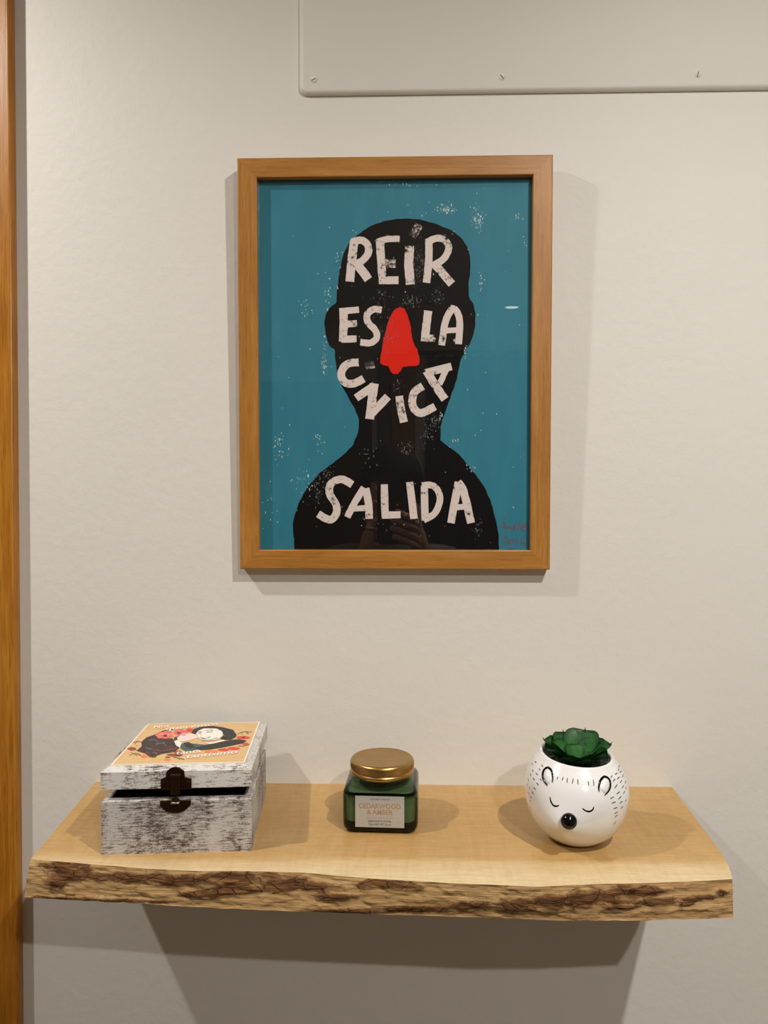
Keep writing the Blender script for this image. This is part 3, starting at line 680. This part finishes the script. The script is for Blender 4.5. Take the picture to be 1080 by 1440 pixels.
M['glass'] = mat_tint('green_glass', (.33, .42, .31, 1))
M['glass_base'] = plain('thick_green_glass', rgb(4, 7, 5), .10, var=.1, spec=.2)
M['wax'] = plain('candle_wax', rgb(186, 196, 172), .5, var=.03)
wm = M['wax']
mg = NT('brushed_gold'); mg.base(mg.ramp(mg.noise(mg.coord((1, 1, 1)), 90, 3), [(.3, rgb(176, 140, 84)), (.7, rgb(190, 154, 96))])); mg.set(.34, 1, .5); M['gold'] = mg.mat
JH = .0356
jar = squares('jar_glass', [(JH-.004, .007, .0012), (JH-.0006, .009, .004), (JH, .0095, .008), (JH, .0095, .034), (JH-.0006, .0097, .038), (JH-.0025, .0105, .0415), (JH-.006, .016, .0438), (.0295, .0294, .0450), (.0290, .0289, .0490)], M['glass'], cj, caps=False)
squares('glass_foot', [(JH-.0065, .007, 0), (JH-.0028, .0085, .0012), (JH-.001, .009, .0045), (JH-.0008, .0092, .0092), (JH-.0022, .009, .0102)], M['glass_base'], cj)
squares('wax', [(JH-.0032, .008, .0104), (JH-.0032, .008, .0352), (JH-.0042, .008, .0358)], M['wax'], cj)
squares('wax_line_refraction', [(JH-.0008, .0092, .0362), (JH-.0007, .0092, .0374), (JH-.004, .0085, .0374), (JH-.004, .0085, .0362), (JH-.0008, .0092, .0362)], M['glass_base'], cj, caps=False)  # opaque dark ring painting in the refraction line where wax meets the shoulder
mb = MB(); mb.tube([(0, 0, .0355), (.0008, 0, .040), (0, .0005, .0425)], .0008, 6); mb.build('wick', plain('wick', rgb(230, 225, 210), .9), cj)
# screw lid with a knurled band
LR, n = .0313, 180
prof = [(LR-.0022, .0470, 0), (LR-.0008, .0470, 0), (LR-.0002, .0476, 0), (LR-.0001, .0497, 0), (LR-.0007, .0507, 0), (LR-.0012, .0513, 0), (LR-.0012, .0519, 0), (LR-.0001, .0527, .3), (LR, .0540, 1), (LR, .0572, 1), (LR-.0002, .0584, .4), (LR-.0008, .0596, 0), (LR-.0018, .0606, 0), (LR-.0032, .0610, 0), (LR-.0045, .0607, 0), (LR-.0060, .0606, 0), (.012, .0606, 0), (.0005, .0606, 0)]
mb = MB(); mb.grid([[((r-(.00045*kn*(j % 2)))*math.cos(2*math.pi*j/n), (r-(.00045*kn*(j % 2)))*math.sin(2*math.pi*j/n), z) for j in range(n)] for r, z, kn in prof], 0, close_v=True)
mb.f.append(tuple(range((len(prof)-1)*n, len(prof)*n))); mb.m.append(0)
mb.build('lid', M['gold'], cj, True, auto=50)
mlb = NT('silver_label'); mlb.base(rgb(208, 210, 212)); mlb.set(.32, .6, .5); mlb.base(mlb.ramp(mlb.noise(mlb.coord(), 800, 2), [(.3, rgb(190, 198, 206)), (.7, rgb(206, 213, 220))]))
LBX, LBZ0, LBZ1 = .0230, .0068, .0362
mb = MB(); mb.box((-LBX, -JH-.0004, LBZ0), (LBX, -JH-.0001, LBZ1)); lab = mb.build('label', mlb.mat, cj)
M['copper'] = plain('copper_print', rgb(168, 134, 100), .5, 0); M['grey_ink'] = plain('grey_print', rgb(84, 84, 84), .6); M['pale_ink'] = plain('pale_print', rgb(168, 152, 138), .6)
def jt(txt, z, size, mat, bold, fit):
    text_obj('printed_text', txt, lambda a, b: Vector((a, -JH-.00045, z+b)), M[mat], lab, size, bold, 0, fit)
jt('SCENTED CANDLE', .0326, .0022, 'grey_ink', .00002, .0185)
jt('CEDARWOOD', .0246, .0066, 'copper', .00018, .0395)
jt('& AMBER', .0191, .0062, 'copper', .00018, .0245)
jt('NATURE INSPIRED FRAGRANCE', .0149, .0019, 'pale_ink', .00002, .0250)
jt('BURNS FOR UP TO 18 HOURS', .0118, .0024, 'grey_ink', .00006, .0215)
jt('75g e NET WT 2.6 oz', .0088, .0027, 'grey_ink', .00006, .0210)
tag(cj, 'square dark green glass jar candle with gold screw lid and silver label', 'candle')

# ------------------------------------------------------------------ hedgehog planter
PC = Vector((.1603, -.1290, SZ))
pot = empty('hedgehog_planter', PC)
FACE = math.radians(-90-26)
def body_r(z):
    tab = [(0, .019), (.002, .0235), (.006, .0300), (.012, .0365), (.02, .0420), (.03, .0462), (.04, .0482), (.048, .0486), (.056, .0475), (.064, .0446), (.071, .0405), (.0765, .0362), (.080, .0328)]
    for (a, b), (c, d) in zip(tab, tab[1:]):
        if z <= c:
            t = (z-a)/(c-a); return b+(d-b)*t
    return tab[-1][1]
def sm_r(z): return sum(body_r(max(0, min(.08, z+d)))*w_ for d, w_ in ((-.003, .2), (-.0015, .2), (0, .2), (.0015, .2), (.003, .2))) if z > .004 else body_r(z)
def pot_pt(a, z, inset=0.):
    r = sm_r(z)*.978-inset
    da = (a-FACE+math.pi) % (2*math.pi)-math.pi
    r += .0062*math.exp(-(da/.36)**2-((z-.031)/.0135)**2)
    x, y = r*math.cos(a), r*math.sin(a)
    k = (z/.08)**2
    return Vector((x, y, z+k*(-.045*x+.10*y)))
NS = 72; rows = []
zs_ = [0, .001, .002, .004, .006, .009]+[.012+.003*i for i in range(22)]+[.0775, .079]
for z in zs_: rows.append([pot_pt(2*math.pi*j/NS, z) for j in range(NS)])
for ins, dz in ((.0006, .0008), (.0016, .0012), (.0028, .0006), (.0034, -.001), (.0030, -.006), (.002, -.014)):
    rows.append([pot_pt(2*math.pi*j/NS, .079, ins)+Vector((0, 0, dz)) for j in range(NS)])
mb = MB(); mb.grid(rows, 0, close_v=True); mb.f += [tuple(range(NS)), tuple(range((len(rows)-1)*NS, len(rows)*NS))]; mb.m += [0, 0]
M['ceramic'] = plain('white_glazed_ceramic', rgb(232, 232, 231), .16, var=.015, coat=.6)
body = mb.build('pot_body', M['ceramic'], pot, True, auto=80)
M['blackglaze'] = plain('black_glaze', rgb(5, 5, 5), .10, spec=.35); M['dash'] = plain('grey_glaze_dash', rgb(96, 94, 90), .3)
body.data.calc_loop_triangles()
bvh = BVHTree.FromPolygons([tuple(v.co+PC) for v in body.data.vertices], [tuple(p.vertices) for p in body.data.polygons])
def on_pot(px, py):
    h = bvh.ray_cast(CAM, ray(px, py).normalized())
    if h[0] is None: return None
    return h[0]-PC, h[1]
def pz(l): return [(735+x/6.968, 1070+y/6.968) for x, y in l]
def pot_line(name, pts, wd, mat, lift=.00012, taper=True):
    c = smooth_path(pz(pts), 5); P = [on_pot(*p) for p in c]; P = [p for p in P if p]
    if len(P) < 2: return None
    mb = MB(); R2 = []
    for i, (p, nrm) in enumerate(P):
        t = (P[min(i+1, len(P)-1)][0]-P[max(i-1, 0)][0]).normalized(); s = nrm.cross(t).normalized()
        k = math.sin(math.pi*(i+.5)/len(P))**.45 if taper else 1
        R2.append([p+s*wd*k/2+nrm*lift*.3, p+nrm*(lift*1.8), p-s*wd*k/2+nrm*lift*.3])
    mb.grid(R2); return mb.build(name, M[mat], pot, True, recalc=False)
def ear(outline, fill):
    pot_line('ear_outline', outline, .0023, 'blackglaze', .0004)
    # raised ear pad inside the outline
    c = pz(fill); cx = sum(p[0] for p in c)/len(c); cy = sum(p[1] for p in c)/len(c)
    mb = MB(); R2 = []
    for k, l in ((1.0, .0000), (.9, .0007), (.6, .0014), (.1, .0016)):
        row = []
        for p in c:
            h = on_pot(cx+(p[0]-cx)*k, cy+(p[1]-cy)*k); row.append(h[0]+h[1]*l)
        R2.append(row)
    mb.grid(R2, 0, close_v=True); n = len(c); mb.f.append(tuple(range(3*n, 4*n))); mb.m.append(0)
    mb.build('ear', M['ceramic'], pot, True)
ear([(245,245),(212,200),(196,150),(205,95),(240,66),(275,85),(293,140),(293,215)], [(250,235),(218,195),(203,150),(212,100),(242,73),(270,92),(286,140),(285,200)])
ear([(748,305),(745,260),(760,195),(800,156),(843,175),(860,225),(845,290),(800,340)], [(760,290),(753,260),(768,200),(800,164),(836,182),(851,225),(838,285),(805,325)])
pot_line('closed_eye', [(268,350),(276,395),(300,435),(330,444),(358,434)], .0016, 'blackglaze')
pot_line('closed_eye', [(585,464),(612,486),(650,496),(682,482),(698,448)], .0016, 'blackglaze')
for l in [[(345,155),(338,180)],[(398,158),(386,192)],[(440,165),(434,215)],[(496,172),(486,224)],[(540,180),(543,232)],[(642,196),(648,240)],[(692,182),(698,246)],
          [(160,75),(172,95)],[(185,38),(200,58)],[(128,118),(150,140)],[(170,175),(185,195)],[(135,215),(158,240)],[(95,85),(105,105)],[(75,125),(82,150)],[(100,165),(118,190)],[(108,258),(128,282)],[(62,255),(72,280)],[(90,300),(110,326)],[(75,345),(90,365)],[(52,305),(62,330)],[(68,380),(80,402)],[(55,175),(60,200)],[(40,225),(46,250)],[(120,5),(135,20)],[(72,450),(80,470)],[(90,20),(96,40)],
          [(865,165),(876,142)],[(905,135),(928,118)],[(936,98),(944,74)],[(885,200),(906,178)],[(926,180),(950,155)],[(952,118),(968,96)],[(900,270),(928,230)],[(955,215),(972,190)],[(975,160),(988,135)],[(920,325),(952,302)],[(972,268),(992,240)],[(858,372),(895,350)],[(935,378),(968,345)],[(985,325),(1002,296)],[(872,415),(912,402)],[(950,418),(978,394)],[(890,470),(928,456)],[(898,520),(934,496)],[(960,468),(985,444)],[(902,555),(930,526)],[(890,622),(918,592)],[(1003,220),(1012,195)],[(1008,280),(1016,255)],[(1002,400),(1016,378)],[(940,64),(948,45)]]:
    pot_line('spine_dash', l, .0011, 'dash', .00012)
h = on_pot(*pz([(451,586)])[0])
mb = MB(); R2 = []
for i in range(13):
    th = math.pi*i/12; R2.append([(max(.0001, .0070*math.sin(th))*math.cos(2*math.pi*j/28), max(.0001, .0070*math.sin(th))*math.sin(2*math.pi*j/28), .0056*math.cos(th)) for j in range(28)])
mb.grid(R2, 0, close_v=True); nz = mb.build('nose', M['blackglaze'], pot, True)
nz.matrix_local = Matrix.Translation(h[0]+h[1]*.0016) @ h[1].to_track_quat('Z', 'Y').to_matrix().to_4x4()
tag(pot, 'white glazed hedgehog planter with closed eyes and black nose on the shelf', 'planter')
# artificial succulent
suc = empty('succulent', PC+Vector((0, -.0005, .0665)))
msu = NT('succulent_leaf'); tcs = msu.n('ShaderNodeAttribute', attribute_name='edge')
cc = msu.mix(tcs.outputs['Fac'], msu.ramp(msu.noise(msu.coord(), 90, 4), [(.3, rgb(16, 66, 22)), (.7, rgb(36, 96, 36))]), rgb(14, 32, 17))
msu.base(cc); msu.set(.45, 0, .3); M['leaf'] = msu.mat
def leaf_mesh(L, W, cup, thick):
    mb = MB(); edge = []; nu, nv = 14, 8
    rows = []
    for side in (1, -1):
        for i in range(nu+1):
            t = i/nu
            wv = W*(.34+.66*math.sin(min(1, t/.62)*math.pi/2)**1.0)*((1-max(0, (t-.62)/.38)**2.6)**.55 if t < 1 else 0)
            if t > .93: wv = max(wv*.5, W*.05*(1-t)/.07)
            row = []
            for j in range(nv+1):
                s = j/nv*2-1
                z = cup*(s*s)*(wv/W)+.25*L*t*t*.5
                z += thick*(1-s*s)*(1 if side > 0 else -1)*(.6 if side > 0 else 1)*(1-t**3)
                row.append((L*t, s*wv/2, z)); edge.append(min(1, max(0, (abs(s)-.8)/.2*.8, (t-.86)/.14)))
            rows.append(row)
    mb.grid(rows[:nu+1]); mb.grid(rows[nu+1:]); o = mb.build('leaf', M['leaf'], None, True, recalc=False)
    # tip spine
    a = o.data.attributes.new('edge', 'FLOAT', 'POINT'); a.data.foreach_set('value', edge); return o
def spine(parent, L):
    mb = MB(); mb.tube([(L*.95, 0, .118*L), (L*1.0, 0, .13*L), (L*1.05, 0, .16*L)], [.0008, .0006, .0002], 6); s_ = mb.build('leaf_tip', M['leaf'], parent, True); 
    a = s_.data.attributes.new('edge', 'FLOAT', 'POINT'); a.data.foreach_set('value', [1.0]*len(s_.data.vertices))
for az, el, L, W, z0 in [(155, 25, .036, .030, .002), (102, 28, .036, .031, .003), (62, 31, .038, .033, .003), (10, 18, .037, .031, .004), (-28, 13, .0305, .030, .004), (-62, 12, .0290, .030, .004), (-100, 12, .0285, .030, .004), (-138, 13, .0295, .030, .004), (-172, 18, .033, .030, .004),
                         (162, 30, .028, .025, .004), (25, 26, .030, .027, .004), (-60, 15, .024, .023, .004), (-120, 15, .024, .023, .004),
                         (95, 34, .018, .017, .005), (-20, 26, .015, .013, .005), (-150, 26, .015, .013, .005)]:
    o = leaf_mesh(L, W, W*.22, .0013); o.parent = suc
    o.matrix_local = Matrix.Translation((0, 0, z0)) @ Matrix.Rotation(math.radians(az), 4, 'Z') @ Matrix.Rotation(-math.radians(el), 4, 'Y')
    spine(o, L)
mb = MB(); mb.lathe([(.0, -.004), (.0285, -.004), (.0290, .0015), (.02, .003), (0, .0035)], 32); mb.build('soil', plain('dark_moss', rgb(26, 44, 24), .9, var=.3, scale=500), suc, True, auto=40)
tag(suc, 'dark green artificial succulent rosette growing in the white hedgehog planter', 'succulent')
# ------------------------------------------------------------------ the photographer, mirrored in the picture glass
PB = Vector((-.03, -1.20, 0))
per = empty('person', PB)
V, R, ED = [], [], []
def jn(p, r, prev=None):
    V.append(Vector(p)); R.append(r if isinstance(r, tuple) else (r, r)); k = len(V)-1
    if prev is not None: ED.append((prev, k))
    return k
pel = jn((0, 0, .90), (.150, .105)); wa = jn((0, 0, 1.05), (.135, .095), pel); ch = jn((0, -.005, 1.20), (.155, .11), wa); uc = jn((0, -.01, 1.325), (.105, .08), ch)
nk = jn((0, .005, 1.405), .050, uc); hb = jn((0, .028, 1.455), (.056, .066), nk); hm = jn((0, .034, 1.525), (.072, .088), hb); ht = jn((0, .022, 1.592), (.058, .070), hm)
PXC = .01          # phone centre relative to the body
for s in (1, -1):
    shd = jn((.165*s, -.01, 1.335), .056, uc); up_ = jn((.20*s, .03, 1.22), .047, shd); el = jn((.215*s, .10, 1.11), .040, up_)
    fo = jn((.15*s+PXC*.3, .20, 1.24), .036, el); wr = jn((.062*s+PXC, .292, 1.375), (.024, .026), fo); pa = jn((.052*s+PXC, .312, 1.425), (.018, .030), wr)
    for k in range(4):
        z = 1.415+.018*k; l = (.9, 1.0, .97, .78)[k]
        if s > 0:
            a = jn((.051+PXC, .334, z-.008), .0095, pa); b = jn((.042+PXC, .357, z+.002), .0085, a); c = jn((.040-.030*l+PXC, .3585, z+.014), .0080, b); d = jn((.040-.050*l+PXC, .3570, z+.020), .0070, c)
        else:
            a = jn((-.044+PXC, .318, z-.006), .0095, pa); b = jn((-.026+PXC, .322, z), .0085, a); c = jn((-.026+.018*l+PXC, .325, z+.006), .0080, b); d = jn((-.026+.032*l+PXC, .326, z+.010), .0070, c)
    t1 = jn((.052*s+PXC, .312, 1.466), .0105, pa); t2 = jn((.047*s+PXC, .318, 1.492), .0090, t1); jn((.040*s+PXC, .322, 1.512), .0080, t2)
    hip = jn((.088*s, 0, .84), .086, pel); kn = jn((.10*s, .012, .48), .058, hip); an = jn((.105*s, -.02, .10), .042, kn); jn((.112*s, .11, .045), .040, an)
me = bpy.data.meshes.new('body'); me.from_pydata([tuple(v) for v in V], ED, [])
bo = bpy.data.objects.new('body', me); COL.objects.link(bo)
md = bo.modifiers.new('skin', 'SKIN'); md.use_smooth_shade = True; md.branch_smoothing = .4
if not me.skin_vertices: 
    bpy.context.view_layer.objects.active = bo; bpy.ops.object.modifier_add(type='SKIN'); bo.modifiers.remove(bo.modifiers[-1])
for d_, r in zip(me.skin_vertices[0].data, R): d_.radius = r; d_.use_root = False
me.skin_vertices[0].data[pel].use_root = True
ss = bo.modifiers.new('sub', 'SUBSURF'); ss.levels = 2; ss.render_levels = 2
dg = bpy.context.evaluated_depsgraph_get(); bm_ = bpy.data.meshes.new_from_object(bo.evaluated_get(dg))
bpy.data.objects.remove(bo); body_o = bpy.data.objects.new('body', bm_); COL.objects.link(body_o); body_o.parent = per
import bmesh
bb = bmesh.new(); bb.from_mesh(bm_)
for zc in (.93, 1.405, .075):      # clean hems
    bmesh.ops.bisect_plane(bb, geom=bb.verts[:]+bb.edges[:]+bb.faces[:], plane_co=(0, 0, zc), plane_no=(0, 0, 1), dist=1e-5)
bb.to_mesh(bm_); bb.free()
bm_.materials.clear()
for mm in (plain('skin', rgb(196, 142, 112), .5, var=.05), plain('grey_shirt', rgb(118, 116, 112), .9, var=.1), plain('dark_jeans', rgb(34, 40, 58), .9, var=.15), plain('shoe', rgb(40, 38, 38), .6)): bm_.materials.append(mm)
for p in bm_.polygons:
    c = p.center; p.use_smooth = True
    hand = (c-Vector((PXC, .33, 1.44))).length < .105 and c.y > .27
    p.material_index = 0 if (c.z > 1.405 and c.y < .2) or hand else 3 if c.z < .075 else 2 if c.z < .93 else 1
def ellipsoid(name, c, r, mat, parent, cut=None, n=24):
    mb = MB(); R2 = []
    for i in range(n//2+1):
        th = math.pi*i/(n//2)
        R2.append([(c[0]+r[0]*max(.001, math.sin(th))*math.cos(2*math.pi*j/n), c[1]+r[1]*max(.001, math.sin(th))*math.sin(2*math.pi*j/n), c[2]+r[2]*math.cos(th)) for j in range(n)])
    if cut: R2 = [[cut(Vector(p)) for p in row] for row in R2]
    mb.grid(R2, 0, close_v=True); return mb.build(name, mat, parent, True)
def hairline(p):
    # the hair stays above the brow in front and comes down to the nape behind
    lim = 1.56 if p.y > .07 else 1.50 if p.y > .03 else 1.455
    if p.z < lim: p = Vector((p.x*.86, .03+(p.y-.03)*.80, lim+(p.z-lim)*.05))
    return p
M['hair'] = plain('dark_hair', rgb(18, 14, 12), .75, spec=.2, var=.4, scale=120)
ellipsoid('hair', (0, .024, 1.545), (.083, .102, .098), M['hair'], per, hairline, 40)
for s in (-1, 1):
    ellipsoid('ear', (.073*s, .03, 1.52), (.010, .020, .030), bm_.materials[0], per)
    e = ellipsoid('eye', (.030*s, .112, 1.532), (.013, .008, .008), plain('eye_white', rgb(225, 220, 214), .3) if s < 0 else bpy.data.materials['eye_white'], per)
    ellipsoid('iris', (.030*s, .1185, 1.532), (.0055, .003, .0055), M['hair'], e)
    mb = MB(); mb.tube([(.014*s, .121, 1.550), (.03*s, .121, 1.555), (.047*s, .111, 1.550)], .0032, 6); mb.build('eyebrow', M['hair'], per, True)
mb = MB(); mb.tube([(0, .112, 1.540), (0, .125, 1.522), (0, .134, 1.503), (0, .122, 1.495)], [.007, .009, .013, .010], 10); mb.build('nose', bm_.materials[0], per, True)
mb = MB(); mb.tube([(-.024, .105, 1.468), (-.01, .114, 1.470), (0, .115, 1.468), (.01, .114, 1.470), (.024, .105, 1.468)], [.002, .0045, .005, .0045, .002], 8); mb.build('mouth', plain('lips', rgb(158, 88, 80), .5), per, True)
tag(per, 'person with dark hair in a grey top holding up a phone, mirrored in the glass', 'person')
ph = empty('phone', (PB.x+PXC, -.8580, 1.415))
mb = MB(); P = [[(x, y, z) for x, z in rounded_rect(-.0375+i, i, .0375-i, .150-i, .011)] for i, y in ((.001, -.004), (0, -.003), (0, .003), (.001, .004))]
mb.grid(P, 0, close_v=True); n = len(P[0]); mb.f += [tuple(range(n)), tuple(range(3*n, 4*n))]; mb.m += [0, 0]
mb.build('phone_case', plain('phone_black', rgb(22, 22, 24), .3), ph, True, auto=40)
mb = MB(); mb.box((.004, .004, .108), (.035, .0055, .146)); o = mb.build('camera_bump', M['black_metal'], ph); bevel(o, .001)
for q, (x, z) in enumerate(((.020, .135), (.012, .118), (.028, .118))):
    mb = MB(); mb.lathe([(0, 0), (.0065, 0), (.0065, .0015), (.005, .0018), (0, .0012)], 20); l_ = mb.build('camera_lens', M['blackglaze'], ph, True, auto=40); l_.matrix_local = Matrix.Translation((x, .0055, z)) @ Matrix.Rotation(math.radians(-90), 4, 'X')
tag(ph, 'black phone with triple camera held up by the person, mirrored in the glass', 'phone')
